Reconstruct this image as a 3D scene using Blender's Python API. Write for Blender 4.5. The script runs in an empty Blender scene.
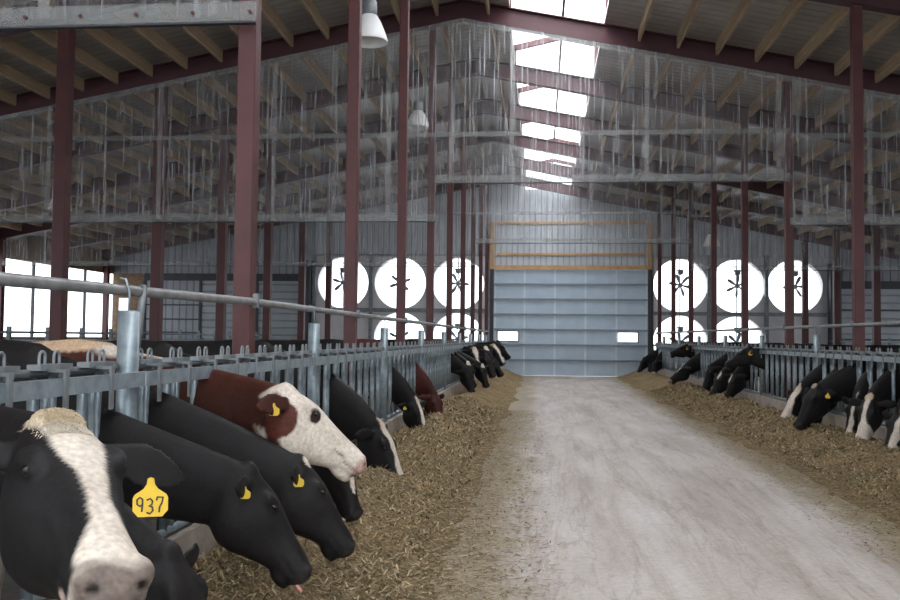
import bpy, bmesh, math, random
import numpy as np
from mathutils import Vector, Matrix, noise
from mathutils.bvhtree import BVHTree
random.seed(7); rng = np.random.default_rng(7)
SC = bpy.context.scene
COL = SC.collection
PI = math.pi

# ------------------------------------------------------------------ materials
def new_mat(name):
    m = bpy.data.materials.new(name); m.use_nodes = True
    nt = m.node_tree; nt.nodes.clear()
    out = nt.nodes.new('ShaderNodeOutputMaterial')
    return m, nt, out
def N(nt, t, **kw):
    n = nt.nodes.new(t)
    for k, v in kw.items():
        if hasattr(n, k): setattr(n, k, v)
        else: n.inputs[k.replace('_', ' ')].default_value = v
    return n
def coords(nt, scale=(1, 1, 1)):
    tc = N(nt, 'ShaderNodeTexCoord'); mp = N(nt, 'ShaderNodeMapping')
    mp.inputs['Scale'].default_value = scale
    nt.links.new(tc.outputs['Object'], mp.inputs['Vector'])
    return mp.outputs['Vector']
def ramp(nt, fac, stops):
    r = N(nt, 'ShaderNodeValToRGB'); e = r.color_ramp.elements
    while len(e) < len(stops): e.new(0.5)
    for el, (p, c) in zip(e, stops):
        el.position = p; el.color = (*c, 1)
    nt.links.new(fac, r.inputs['Fac']); return r.outputs['Color']
def noisy(name, c1, c2, scale=6, stretch=(1, 1, 1), rough=0.6, metal=0.0, bump=0.0, bscale=None, detail=4, spec=0.5):
    m, nt, out = new_mat(name)
    b = N(nt, 'ShaderNodeBsdfPrincipled'); b.inputs['Roughness'].default_value = rough
    b.inputs['Metallic'].default_value = metal; b.inputs['Specular IOR Level'].default_value = spec
    v = coords(nt, stretch)
    n = N(nt, 'ShaderNodeTexNoise'); n.inputs['Scale'].default_value = scale; n.inputs['Detail'].default_value = detail
    nt.links.new(v, n.inputs['Vector'])
    nt.links.new(ramp(nt, n.outputs['Fac'], [(0.3, c1), (0.7, c2)]), b.inputs['Base Color'])
    if bump:
        n2 = N(nt, 'ShaderNodeTexNoise'); n2.inputs['Scale'].default_value = bscale or scale * 4
        nt.links.new(v, n2.inputs['Vector'])
        bp = N(nt, 'ShaderNodeBump'); bp.inputs['Strength'].default_value = bump; bp.inputs['Distance'].default_value = 0.02
        nt.links.new(n2.outputs['Fac'], bp.inputs['Height']); nt.links.new(bp.outputs['Normal'], b.inputs['Normal'])
    nt.links.new(b.outputs[0], out.inputs[0])
    return m
def ribbed(name, c1, c2, axis, pitch, rough=0.45, metal=0.3, dist=0.02, darkline=0.75):
    """ribbed sheet metal: periodic ribs along one object axis"""
    m, nt, out = new_mat(name)
    b = N(nt, 'ShaderNodeBsdfPrincipled'); b.inputs['Roughness'].default_value = rough; b.inputs['Metallic'].default_value = metal
    tc = N(nt, 'ShaderNodeTexCoord'); sp = N(nt, 'ShaderNodeSeparateXYZ'); nt.links.new(tc.outputs['Object'], sp.inputs[0])
    d = N(nt, 'ShaderNodeMath', operation='DIVIDE'); nt.links.new(sp.outputs[axis], d.inputs[0]); d.inputs[1].default_value = pitch
    f = N(nt, 'ShaderNodeMath', operation='FRACT'); nt.links.new(d.outputs[0], f.inputs[0])
    p = N(nt, 'ShaderNodeMath', operation='PINGPONG'); nt.links.new(f.outputs[0], p.inputs[0]); p.inputs[1].default_value = 0.5
    mr = N(nt, 'ShaderNodeMapRange'); mr.inputs['From Min'].default_value = 0.05; mr.inputs['From Max'].default_value = 0.14
    nt.links.new(p.outputs[0], mr.inputs['Value'])
    n = N(nt, 'ShaderNodeTexNoise'); n.inputs['Scale'].default_value = 1.3; n.inputs['Detail'].default_value = 5
    nt.links.new(tc.outputs['Object'], n.inputs['Vector'])
    c = ramp(nt, n.outputs['Fac'], [(0.3, c1), (0.7, c2)])
    mx = N(nt, 'ShaderNodeMix', data_type='RGBA', blend_type='MULTIPLY')
    r2 = ramp(nt, mr.outputs[0], [(0.0, (darkline,) * 3), (1.0, (1, 1, 1))])
    mx.inputs[0].default_value = 1.0
    nt.links.new(c, mx.inputs[6]); nt.links.new(r2, mx.inputs[7]); nt.links.new(mx.outputs[2], b.inputs['Base Color'])
    bp = N(nt, 'ShaderNodeBump'); bp.inputs['Strength'].default_value = 0.8; bp.inputs['Distance'].default_value = dist
    nt.links.new(mr.outputs[0], bp.inputs['Height']); nt.links.new(bp.outputs['Normal'], b.inputs['Normal'])
    nt.links.new(b.outputs[0], out.inputs[0]); return m

M = {}
M['red'] = noisy('red_primer_steel', (.055, .0125, .013), (.085, .0195, .020), 3, rough=.55, bump=.1)
M['beam'] = noisy('rafter_steel', (.05, .015, .019), (.075, .021, .027), 2, rough=.55)
M['galv'] = noisy('galvanised_steel', (.19, .235, .262), (.335, .39, .425), 14, rough=.42, metal=.45, bump=.05)
M['galv_d'] = noisy('galvanised_dull', (.14, .155, .165), (.26, .28, .29), 10, rough=.5, metal=.4)
M['pipe'] = noisy('weathered_pipe', (.2, .2, .2), (.33, .33, .33), 12, rough=.45, metal=.4)
M['wood'] = noisy('pine_lumber', (.27, .19, .12), (.42, .31, .2), 3, (6, .6, 6), rough=.7)
M['wood_b'] = noisy('framing_lumber', (.48, .28, .13), (.62, .4, .2), 3, (1, 6, 1), rough=.7)
M['osb'] = noisy('brown_board', (.16, .10, .06), (.26, .17, .1), 8, rough=.8)
M['roof'] = ribbed('roof_sheet', (.32, .30, .275), (.46, .435, .40), 'Y', .23, rough=.38, metal=.35, dist=.03, darkline=.8)
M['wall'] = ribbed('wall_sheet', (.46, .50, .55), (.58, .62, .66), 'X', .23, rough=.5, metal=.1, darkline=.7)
M['wall_dk'] = ribbed('wall_sheet_shaded', (.22, .24, .27), (.3, .32, .35), 'X', .3, rough=.5, metal=.1, darkline=.6)  # darker copy of the wall sheet, shade painted into its colour
M['slide'] = ribbed('slider_sheet', (.28, .31, .345), (.36, .39, .42), 'Z', .3, rough=.5, metal=.1, darkline=.7)
M['door'] = noisy('door_panel', (.42, .52, .62), (.50, .60, .69), 2, rough=.45, metal=.1)
M['strut'] = noisy('door_strut', (.58, .64, .70), (.68, .74, .8), 3, rough=.4, metal=.2)
M['strut_shadow'] = noisy('door_astragal_shadow', (.2, .24, .28), (.27, .31, .36), 3, rough=.5, metal=.1)  # astragal tone darkened to paint the shadow line of each door row
M['fanpanel'] = noisy('fan_panel', (.6, .58, .6), (.7, .68, .7), 2, rough=.5)
M['dark'] = noisy('dark_trim', (.03, .032, .04), (.05, .05, .06), 3, rough=.6)
M['blade'] = noisy('fan_blade', (.17, .2, .22), (.26, .29, .31), 3, rough=.5, metal=.2)
M['shade'] = noisy('lamp_white', (.72, .72, .72), (.82, .82, .82), 2, rough=.4)
M['black'] = noisy('rubber_black', (.012, .012, .012), (.02, .02, .02), 3, rough=.5)
M['tag'] = noisy('tag_yellow', (.58, .37, .02), (.66, .44, .03), 20, rough=.5)
M['ink'] = noisy('tag_ink', (.015, .015, .02), (.03, .03, .03), 20, rough=.6)
M['tongue'] = noisy('tongue_pink', (.5, .2, .18), (.6, .28, .25), 20, rough=.35)
M['curb'] = noisy('curb_concrete', (.30, .25, .21), (.45, .39, .34), 5, rough=.85, bump=.3)
M['snow'] = noisy('outside_ground', (.6, .6, .62), (.72, .72, .72), .3, rough=.9)

# eye
m, nt, out = new_mat('cow_eye'); b = N(nt, 'ShaderNodeBsdfPrincipled')
b.inputs['Base Color'].default_value = (.008, .006, .006, 1); b.inputs['Roughness'].default_value = .08
nt.links.new(b.outputs[0], out.inputs[0]); M['eye'] = m

# coat: vertex colour times fine hair noise
def coat(name, lo, spec):
    m, nt, out = new_mat(name); b = N(nt, 'ShaderNodeBsdfPrincipled')
    b.inputs['Roughness'].default_value = .55; b.inputs['Specular IOR Level'].default_value = spec
    b.inputs['Sheen Weight'].default_value = .0
    a = N(nt, 'ShaderNodeVertexColor', layer_name='col')
    v = coords(nt, (1, 1, 1))
    n = N(nt, 'ShaderNodeTexNoise'); n.inputs['Scale'].default_value = 60; n.inputs['Detail'].default_value = 6
    nt.links.new(v, n.inputs['Vector'])
    n3 = N(nt, 'ShaderNodeTexNoise'); n3.inputs['Scale'].default_value = 9; n3.inputs['Detail'].default_value = 3
    nt.links.new(v, n3.inputs['Vector'])
    r = ramp(nt, n.outputs['Fac'], [(.3, (lo, lo, lo)), (.7, (1.1, 1.1, 1.1))])
    r3 = ramp(nt, n3.outputs['Fac'], [(.3, (.82, .8, .78)), (.7, (1.06, 1.06, 1.06))])
    mx = N(nt, 'ShaderNodeMix', data_type='RGBA', blend_type='MULTIPLY'); mx.inputs[0].default_value = 1
    nt.links.new(a.outputs['Color'], mx.inputs[6]); nt.links.new(r, mx.inputs[7])
    mx2 = N(nt, 'ShaderNodeMix', data_type='RGBA', blend_type='MULTIPLY'); mx2.inputs[0].default_value = 1
    nt.links.new(mx.outputs[2], mx2.inputs[6]); nt.links.new(r3, mx2.inputs[7])
    nt.links.new(mx2.outputs[2], b.inputs['Base Color'])
    bp = N(nt, 'ShaderNodeBump'); bp.inputs['Strength'].default_value = .25; bp.inputs['Distance'].default_value = .004
    nt.links.new(n.outputs['Fac'], bp.inputs['Height']); nt.links.new(bp.outputs['Normal'], b.inputs['Normal'])
    nt.links.new(b.outputs[0], out.inputs[0]); return m
M['coat'] = coat('cow_coat', .72, .16)

def vcol_mat(name, rough=.85):
    m, nt, out = new_mat(name); b = N(nt, 'ShaderNodeBsdfPrincipled'); b.inputs['Roughness'].default_value = rough
    b.inputs['Specular IOR Level'].default_value = .15
    a = N(nt, 'ShaderNodeVertexColor', layer_name='col'); nt.links.new(a.outputs['Color'], b.inputs['Base Color'])
    nt.links.new(b.outputs[0], out.inputs[0]); return m
M['blades'] = vcol_mat('silage_strands')

# silage ground
m, nt, out = new_mat('silage'); b = N(nt, 'ShaderNodeBsdfPrincipled'); b.inputs['Roughness'].default_value = .95
b.inputs['Specular IOR Level'].default_value = .1
v = coords(nt)
n1 = N(nt, 'ShaderNodeTexNoise'); n1.inputs['Scale'].default_value = 38; n1.inputs['Detail'].default_value = 8; n1.inputs['Roughness'].default_value = .75
n2 = N(nt, 'ShaderNodeTexNoise'); n2.inputs['Scale'].default_value = 2.2; n2.inputs['Detail'].default_value = 4
nt.links.new(v, n1.inputs['Vector']); nt.links.new(v, n2.inputs['Vector'])
c1 = ramp(nt, n1.outputs['Fac'], [(.34, (.085, .062, .035)), (.5, (.29, .22, .13)), (.66, (.56, .44, .28))])
c2 = ramp(nt, n2.outputs['Fac'], [(.3, (.72, .74, .7)), (.7, (1.15, 1.05, .95))])
mx = N(nt, 'ShaderNodeMix', data_type='RGBA', blend_type='MULTIPLY'); mx.inputs[0].default_value = 1
nt.links.new(c1, mx.inputs[6]); nt.links.new(c2, mx.inputs[7]); nt.links.new(mx.outputs[2], b.inputs['Base Color'])
bp = N(nt, 'ShaderNodeBump'); bp.inputs['Strength'].default_value = 1; bp.inputs['Distance'].default_value = .03
nt.links.new(n1.outputs['Fac'], bp.inputs['Height']); nt.links.new(bp.outputs['Normal'], b.inputs['Normal'])
nt.links.new(b.outputs[0], out.inputs[0]); M['silage'] = m

# alley concrete: pale dusty lane with wheel stains, chaff-coloured toward both edges
m, nt, out = new_mat('lane_concrete'); b = N(nt, 'ShaderNodeBsdfPrincipled'); b.inputs['Roughness'].default_value = .62
tc = N(nt, 'ShaderNodeTexCoord'); sp = N(nt, 'ShaderNodeSeparateXYZ'); nt.links.new(tc.outputs['Object'], sp.inputs[0])
def nz(scale, stretch, detail=6, rough=.6, dist=0):
    v = coords(nt, stretch); n = N(nt, 'ShaderNodeTexNoise'); n.inputs['Scale'].default_value = scale
    n.inputs['Detail'].default_value = detail; n.inputs['Roughness'].default_value = rough; n.inputs['Distortion'].default_value = dist
    nt.links.new(v, n.inputs['Vector']); return n.outputs['Fac']
base = ramp(nt, nz(1.6, (1, .25, 1)), [(.28, (.39, .335, .30)), (.5, (.52, .47, .44)), (.72, (.62, .585, .56))])
stain = ramp(nt, nz(1.5, (2.2, .16, 1), 10, .78, .35), [(.47, (1, 1, 1)), (.57, (.80, .76, .71)), (.68, (.62, .58, .53))])
fine = ramp(nt, nz(22, (1, 1, 1), 8, .8), [(.3, (.76, .74, .72)), (.65, (1.06, 1.06, 1.06))])
def mul(a, c, f=1.0):
    mx = N(nt, 'ShaderNodeMix', data_type='RGBA', blend_type='MULTIPLY'); mx.inputs[0].default_value = f
    nt.links.new(a, mx.inputs[6]); nt.links.new(c, mx.inputs[7]); return mx.outputs[2]
trk = ramp(nt, nz(1.1, (1.6, .14, 1), 7, .62, .5), [(.485, (1, 1, 1)), (.50, (.66, .61, .57)), (.515, (1, 1, 1))])
trk2 = ramp(nt, nz(7, (1, .6, 1), 8, .8, .3), [(.55, (1, 1, 1)), (.66, (.74, .69, .63))])
col = mul(mul(mul(mul(base, stain, .75), fine), trk, .5), trk2, .8)
# distance from lane centre -> chaff
s1 = N(nt, 'ShaderNodeMath', operation='SUBTRACT'); nt.links.new(sp.outputs['X'], s1.inputs[0]); s1.inputs[1].default_value = 1.2
ab = N(nt, 'ShaderNodeMath', operation='ABSOLUTE'); nt.links.new(s1.outputs[0], ab.inputs[0])
ad = N(nt, 'ShaderNodeMath', operation='MULTIPLY_ADD'); nt.links.new(nz(1.4, (1, .5, 1), 6, .7), ad.inputs[0]); ad.inputs[1].default_value = 1.1
nt.links.new(ab.outputs[0], ad.inputs[2])
mr = N(nt, 'ShaderNodeMapRange'); mr.inputs['From Min'].default_value = 1.76; mr.inputs['From Max'].default_value = 2.12
nt.links.new(ad.outputs[0], mr.inputs['Value'])
chn = N(nt, 'ShaderNodeMath', operation='MULTIPLY'); nt.links.new(mr.outputs[0], chn.inputs[0])
nt.links.new(ramp(nt, nz(30, (1, 1, 1), 8, .8), [(.36, (.5, .5, .5)), (.54, (1, 1, 1))]), chn.inputs[1])
mx = N(nt, 'ShaderNodeMix', data_type='RGBA'); nt.links.new(chn.outputs[0], mx.inputs[0])
chaff = ramp(nt, nz(40, (1, 1, 1), 8, .8), [(.38, (.12, .09, .045)), (.6, (.42, .335, .2))])
nt.links.new(col, mx.inputs[6]); nt.links.new(chaff, mx.inputs[7])
nt.links.new(mx.outputs[2], b.inputs['Base Color'])
bp = N(nt, 'ShaderNodeBump'); bp.inputs['Strength'].default_value = .35; bp.inputs['Distance'].default_value = .01
nt.links.new(nz(14, (1, 1, 1), 8, .8), bp.inputs['Height']); nt.links.new(bp.outputs['Normal'], b.inputs['Normal'])
nt.links.new(b.outputs[0], out.inputs[0]); M['lane'] = m
M['pen'] = noisy('pen_floor', (.05, .045, .04), (.12, .105, .09), 3, rough=.5, bump=.4)

# clear corrugated plastic
m, nt, out = new_mat('clear_plastic_sheet')
tr = N(nt, 'ShaderNodeBsdfTransparent'); tr.inputs[0].default_value = (.95, .95, .95, 1)
b = N(nt, 'ShaderNodeBsdfPrincipled'); b.inputs['Base Color'].default_value = (.62, .63, .66, 1); b.inputs['Roughness'].default_value = .1
b.inputs['Specular IOR Level'].default_value = 1.0
b2 = N(nt, 'ShaderNodeBsdfTranslucent'); b2.inputs[0].default_value = (.8, .8, .82, 1)
ms0 = N(nt, 'ShaderNodeMixShader'); ms0.inputs[0].default_value = .35
nt.links.new(b.outputs[0], ms0.inputs[1]); nt.links.new(b2.outputs[0], ms0.inputs[2])
f1 = nz(19, (1, 1, .035), 4, .65); f2 = nz(5, (1, 1, .5), 4, .6)
st = ramp(nt, f1, [(.42, (.07,) * 3), (.54, (.18,) * 3), (.66, (.58,) * 3)])
st2 = ramp(nt, f2, [(.3, (.75,) * 3), (.7, (1.15,) * 3)])
ff = mul(st, st2)
ms = N(nt, 'ShaderNodeMixShader'); nt.links.new(ff, ms.inputs[0]); nt.links.new(tr.outputs[0], ms.inputs[1]); nt.links.new(ms0.outputs[0], ms.inputs[2])
bp = N(nt, 'ShaderNodeBump'); bp.inputs['Strength'].default_value = .6; bp.inputs['Distance'].default_value = .02
nt.links.new(f1, bp.inputs['Height']); nt.links.new(bp.outputs['Normal'], b.inputs['Normal'])
nt.links.new(ms.outputs[0], out.inputs[0]); M['clear'] = m
def semi(name, c, t):
    m, nt, out = new_mat(name)
    tr = N(nt, 'ShaderNodeBsdfTransparent'); b = N(nt, 'ShaderNodeBsdfPrincipled'); b.inputs['Base Color'].default_value = (*c, 1); b.inputs['Roughness'].default_value = .3
    ms = N(nt, 'ShaderNodeMixShader'); ms.inputs[0].default_value = 1 - t
    nt.links.new(tr.outputs[0], ms.inputs[1]); nt.links.new(b.outputs[0], ms.inputs[2]); nt.links.new(ms.outputs[0], out.inputs[0]); return m
M['batten'] = semi('plastic_batten', (.36, .375, .37), .74)
M['seam'] = semi('plastic_seam', (.5, .5, .5), .8)
m, nt, out = new_mat('white_skylight')
tr = N(nt, 'ShaderNodeBsdfTransparent'); b2 = N(nt, 'ShaderNodeBsdfTranslucent'); b2.inputs[0].default_value = (.95, .95, .95, 1)
ms = N(nt, 'ShaderNodeMixShader'); ms.inputs[0].default_value = .45
nt.links.new(tr.outputs[0], ms.inputs[1]); nt.links.new(b2.outputs[0], ms.inputs[2]); nt.links.new(ms.outputs[0], out.inputs[0]); M['sky'] = m

# ------------------------------------------------------------------ mesh helpers
class MB:
    def __init__(s): s.v = []; s.f = []
    def add(s, vs, fs):
        o = len(s.v); s.v += [tuple(v) for v in vs]; s.f += [tuple(i + o for i in f) for f in fs]; return s
    def box(s, x0, x1, y0, y1, z0, z1):
        return s.add([(x0,y0,z0),(x1,y0,z0),(x1,y1,z0),(x0,y1,z0),(x0,y0,z1),(x1,y0,z1),(x1,y1,z1),(x0,y1,z1)],
                     [(0,3,2,1),(4,5,6,7),(0,1,5,4),(1,2,6,5),(2,3,7,6),(3,0,4,7)])
    def bbox(s, x0, x1, y0, y1, z0, z1, c=.008):      # box with chamfered vertical edges
        P = [(x0+c,y0),(x1-c,y0),(x1,y0+c),(x1,y1-c),(x1-c,y1),(x0+c,y1),(x0,y1-c),(x0,y0+c)]
        vs = [(p[0],p[1],z0) for p in P] + [(p[0],p[1],z1) for p in P]
        fs = [tuple(range(7,-1,-1)), tuple(range(8,16))] + [(i,(i+1)%8,8+(i+1)%8,8+i) for i in range(8)]
        return s.add(vs, fs)
    def tube(s, pts, r, n=10, cap=True):
        pts = [Vector(p) for p in pts]; rs = r if isinstance(r, (list, tuple)) else [r] * len(pts)
        rings = []
        up = Vector((0,0,1)); t0 = (pts[1]-pts[0]).normalized()
        if abs(t0.dot(up)) > .95: up = Vector((1,0,0))
        a = t0.cross(up).normalized()
        for i, p in enumerate(pts):
            t = (pts[min(i+1,len(pts)-1)] - pts[max(i-1,0)]).normalized()
            a = (a - t*a.dot(t)).normalized(); b = t.cross(a)
            rings.append([p + (a*math.cos(2*PI*k/n) + b*math.sin(2*PI*k/n))*rs[i] for k in range(n)])
        vs = [v for R in rings for v in R]; fs = []
        for i in range(len(rings)-1):
            for k in range(n): fs.append((i*n+k, i*n+(k+1)%n, (i+1)*n+(k+1)%n, (i+1)*n+k))
        if cap: fs += [tuple(range(n-1,-1,-1)), tuple((len(rings)-1)*n+k for k in range(n))]
        return s.add(vs, fs)
    def lathe(s, prof, n=24, c=(0,0,0)):
        vs = [(c[0]+r*math.cos(2*PI*k/n), c[1]+r*math.sin(2*PI*k/n), c[2]+z) for r, z in prof for k in range(n)]
        fs = [(i*n+k, i*n+(k+1)%n, (i+1)*n+(k+1)%n, (i+1)*n+k) for i in range(len(prof)-1) for k in range(n)]
        return s.add(vs, fs)
    def prism(s, poly, axis_pts):     # polygon (list of 3D) extruded by vector
        n = len(poly); e = Vector(axis_pts); p = [Vector(q) for q in poly]
        return s.add(p + [q+e for q in p], [tuple(range(n-1,-1,-1)), tuple(range(n,2*n))] + [(i,(i+1)%n,n+(i+1)%n,n+i) for i in range(n)])
    def mesh(s, name, mat, smooth=False):
        me = bpy.data.meshes.new(name); me.from_pydata(s.v, [], s.f); me.materials.append(M[mat])
        bm = bmesh.new(); bm.from_mesh(me); bmesh.ops.recalc_face_normals(bm, faces=bm.faces); bm.to_mesh(me); bm.free()
        if smooth: me.shade_smooth()
        return me
    def build(s, name, mat, parent=None, loc=None, smooth=False):
        """geometry is given in world coordinates; the origin is moved to loc"""
        l = Vector(loc) if loc is not None else None
        if l is not None: s.v = [tuple(Vector(v)-l) for v in s.v]
        return link(name, s.mesh(name, mat, smooth), parent, l)
def link(name, data, parent=None, loc=None):
    o = bpy.data.objects.new(name, data); COL.objects.link(o)
    if loc is not None: o.location = loc
    if parent: o.parent = parent
    return o
def tag(o, label, cat, group=None, kind=None):
    o['label'] = label; o['category'] = cat
    if group: o['group'] = group
    if kind: o['kind'] = kind
    return o
def thing(name, loc, label, cat, group=None):
    o = bpy.data.objects.new(name, None); COL.objects.link(o); o.location = loc; o.empty_display_size = .1
    return tag(o, label, cat, group)
def struct(o, label=None, cat=None):
    o['kind'] = 'structure'
    if label: o['label'] = label
    if cat: o['category'] = cat
    return o
def part(mb, name, mat, parent, smooth=False, origin=None):
    """part with world geometry under parent whose location is parent.location"""
    pl = parent.location.copy(); q = parent.parent
    while q: pl += q.location; q = q.parent
    s = Vector(origin) if origin is not None else pl
    mb.v = [tuple(Vector(v)-s) for v in mb.v]
    o = link(name, mb.mesh(name, mat, smooth), parent, s-pl); return o
ORD = ['first','second','third','fourth','fifth','sixth','seventh','eighth','ninth','tenth','eleventh','twelfth','thirteenth','fourteenth',
       'fifteenth','sixteenth','seventeenth','eighteenth','nineteenth','twentieth','twenty-first','twenty-second','twenty-third','twenty-fourth',
       'twenty-fifth','twenty-sixth','twenty-seventh','twenty-eighth','twenty-ninth','thirtieth']

# ------------------------------------------------------------------ dimensions
Y0, DY = 2.65, 3.66
XA, ZA = -1.54, 7.70                 # apex of the rafters' lower edge
XLW, XRW, YN, YE = -18.0, 17.4, -3.0, 36.4
def low(x): return ZA - (.19*(XA-x) if x < XA else .203*(x-XA))
def rf(x): return low(x) + .38
SKL, SKR = -.63, 1.18
PL, PR, POL, POR = -2.125, 4.61, -7.63, 10.08
frames = [Y0 + DY*k for k in range(-1, 10)]

# ------------------------------------------------------------------ shell
struct(MB().box(-2.1, 4.55, YN-4, YE, -.1, 0).build('floor', 'lane'), 'pale dusty concrete feed lane down the middle of the barn', 'floor')
struct(MB().box(XLW, -2.1, YN, YE, -.1, 0).build('floor', 'pen'), 'dark concrete pen floor left of the feed lane', 'floor')
struct(MB().box(4.55, XRW, YN, YE, -.1, 0).build('floor', 'pen'), 'dark concrete pen floor right of the feed lane', 'floor')
struct(MB().box(-90, 90, -60, 120, -.3, -.12).build('ground', 'snow'), 'bright pale ground outside the barn', 'ground')
struct(MB().box(-2.055, -1.955, YN, YE-.02, 0, .385).build('trim_1', 'curb'), 'low concrete curb under the left headlock fence', 'curb')
struct(MB().box(4.43, 4.535, YN, YE-.02, 0, .385).build('trim_2', 'curb'), 'low concrete curb under the right headlock fence', 'curb')

def roof_piece(x0, x1, y0=YN, y1=YE+.3):
    return MB().prism([(x0,y0,rf(x0)),(x1,y0,rf(x1)),(x1,y0,rf(x1)+.06),(x0,y0,rf(x0)+.06)], (0,y1-y0,0))
struct(roof_piece(XLW-.3, XA).build('ceiling', 'roof'), 'grey ribbed metal roof underside on the left slope', 'ceiling')
struct(roof_piece(XA, SKL).build('ceiling', 'roof'), 'narrow grey roof strip between ridge and bright skylight', 'ceiling')
struct(roof_piece(SKR, XRW+.3).build('ceiling', 'roof'), 'grey ribbed metal roof underside on the right slope', 'ceiling')
# skylight monitor
SX = .45
cap_z = lambda x: 8.62 - .22*abs(x-SX)
sk = thing('window_1', (SX, 16.7, 8.0), 'long glaring white ridge skylight over the feed lane', 'skylight'); struct(sk)
for a, bx in ((SKL-.12, SX), (SX, SKR+.12)):
    part(MB().prism([(a,YN,cap_z(a)),(bx,YN,cap_z(bx)),(bx,YN,cap_z(bx)+.01),(a,YN,cap_z(a)+.01)], (0,YE+.3-YN,0)), 'skylight_panel', 'sky', sk)
for y in np.arange(YN+.6, YE, 1.22):
    pass
part(MB().box(SX-.03,SX+.03,YN,YE,8.55,8.61), 'ridge_bar', 'beam', sk)

# end wall pieces
def wallstrip(mb, x0, x1, z0, z1=None, y=YE, t=.1):
    if z1 is not None: mb.box(x0, x1, y, y+t, z0, z1); return
    xs = [x0] + [q for q in (XA,) if x0 < q < x1] + [x1]
    for a, c in zip(xs, xs[1:]):
        mb.prism([(a,y,z0),(c,y,z0),(c,y,rf(c)),(a,y,rf(a))], (0,t,0))
FX0, FX1 = -9.29, -2.10
GX0, GX1 = 4.48, 11.2
w = MB()
wallstrip(w, FX0, SKL, 4.79); wallstrip(w, -1.86, SKL, 4.27, 4.79); wallstrip(w, SKL, SKR, 4.27, 4.85); wallstrip(w, SKR, 4.24, 4.27, 4.72); wallstrip(w, SKL, SKR, 4.85, rf(SKR)); wallstrip(w, SKR, GX1, 4.72)
wallstrip(w, FX1, -1.86, 0, 4.85); wallstrip(w, 4.24, GX0, 0, 4.85)
struct(w.build('wall_back', 'wall'), 'pale ribbed metal end wall above the doors and fans', 'wall')
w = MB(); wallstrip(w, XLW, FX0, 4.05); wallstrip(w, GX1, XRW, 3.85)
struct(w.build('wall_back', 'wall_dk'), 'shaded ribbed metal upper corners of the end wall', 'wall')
w = MB(); wallstrip(w, XLW, -17.75, 0, 4.05); wallstrip(w, -17.75, -17.22, 0, 1.82); wallstrip(w, -17.75, -17.22, 3.0, 4.05); wallstrip(w, -17.22, -16.6, 0, 4.05)
struct(w.build('wall_back', 'osb'), 'brown board wall corner with a narrow bright slot', 'wall')
# side walls
for s, X, top in (('left', XLW, 4.02), ('right', XRW, 3.7)):
    o = 1 if s == 'left' else -1
    mb = MB().box(min(X, X-.15*o), max(X, X-.15*o), YN, YE, 0, 1.35)
    struct(mb.build('wall_'+s, 'curb'), f'low concrete base of the open {s} side wall', 'wall')
    mb = MB().box(min(X, X-.15*o), max(X, X-.15*o), YN, YE, top, rf(X))
    struct(mb.build('wall_'+s, 'osb'), f'board band above the open {s} side wall', 'wall')
    # mullions in the opening
    for j, y in enumerate(np.arange(YN+.5, YE, 1.83)):
        if y < 20: continue
        mb = MB().box(X-.07-.04*0, X+.03, y-.03, y+.03, 1.35, top)
        struct(mb.build('trim_3', 'dark'), None)

# fans: each is a square housing with a round opening, ring, struts, motor and six blades
def fan_mesh(h, H):
    n = 48; R = 1.06; mb = MB(); vs = []; 
    for k in range(n):
        a = 2*PI*k/n + PI/4; c, s_ = math.cos(a), math.sin(a); q = max(abs(c), abs(s_))
        vs += [(R*c, 0, R*s_), (c/q*H, 0, s_/q*h if True else 0)]
    # square edge exact
    fs = [(2*k, 2*k+1, (2*k+3) % (2*n), (2*k+2) % (2*n)) for k in range(n)]
    return mb.add(vs, fs)
def ring_mesh():
    mb = MB(); n = 48; prof = [(1.06, 0), (1.075, 0), (1.075, .35), (1.05, .35)]
    vs = [(r*math.cos(2*PI*k/n), y, r*math.sin(2*PI*k/n)) for r, y in prof for k in range(n)]
    return mb.add(vs, [(i*n+k, i*n+(k+1)%n, ((i+1)%4)*n+(k+1)%n, ((i+1)%4)*n+k) for i in range(4) for k in range(n)])
def blade_mesh():
    mb = MB(); vs = []; P = [(.07,.03),(.15,.05),(.28,.07),(.40,.06),(.46,.02)]  # blades kept short and thin, glare around them put into the shape
    for x, w_ in P:
        tw = .9 - x*.9
        for sgn in (1, -1):
            for t in (-.006, .006): vs.append((x, sgn*w_*math.sin(tw*.8)+t, sgn*w_*math.cos(tw*.8)))
    fs = []
    for i in range(len(P)-1):
        a = 4*i; b_ = a+4
        fs += [(a, a+2, b_+2, b_), (a+1, b_+1, b_+3, a+3), (a, b_, b_+1, a+1), (a+2, a+3, b_+3, b_+2)]
    fs += [(0,1,3,2), (16,18,19,17)]
    return mb.add(vs, fs)
hub_me = MB().tube([(0,-.08,0),(0,.12,0)], .09, 16).mesh('hub', 'blade')
bl_me = blade_mesh().mesh('blade', 'blade'); rg_me = ring_mesh().mesh('ring', 'fanpanel')
mot_me = MB().tube([(0,-.16,.50),(0,.1,.50)], .10, 14).box(-.13,.13,-.05,.03,.56,.62).mesh('motor', 'blade')
st_me = MB().box(-.018,.018,.13,.16,-1.06,1.06).mesh('strut', 'blade')
fp_me = {s_: fan_mesh(1.13, s_).mesh('housing', 'fanpanel') for s_ in (1.185, 1.09)}
fans = [(-8.10, 3.70, 'left', 'upper', 'outermost'), (-5.72, 3.70, 'left', 'upper', 'middle'), (-3.34, 3.68, 'left', 'upper', 'innermost'),
        (-5.72, 1.44, 'left', 'lower', 'outer'), (-3.34, 1.43, 'left', 'lower', 'inner'),
        (5.52, 3.66, 'right', 'upper', 'innermost'), (7.72, 3.64, 'right', 'upper', 'middle'), (9.92, 3.62, 'right', 'upper', 'outermost'),
        (5.52, 1.40, 'right', 'lower', 'inner'), (7.72, 1.38, 'right', 'lower', 'outer')]
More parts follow.
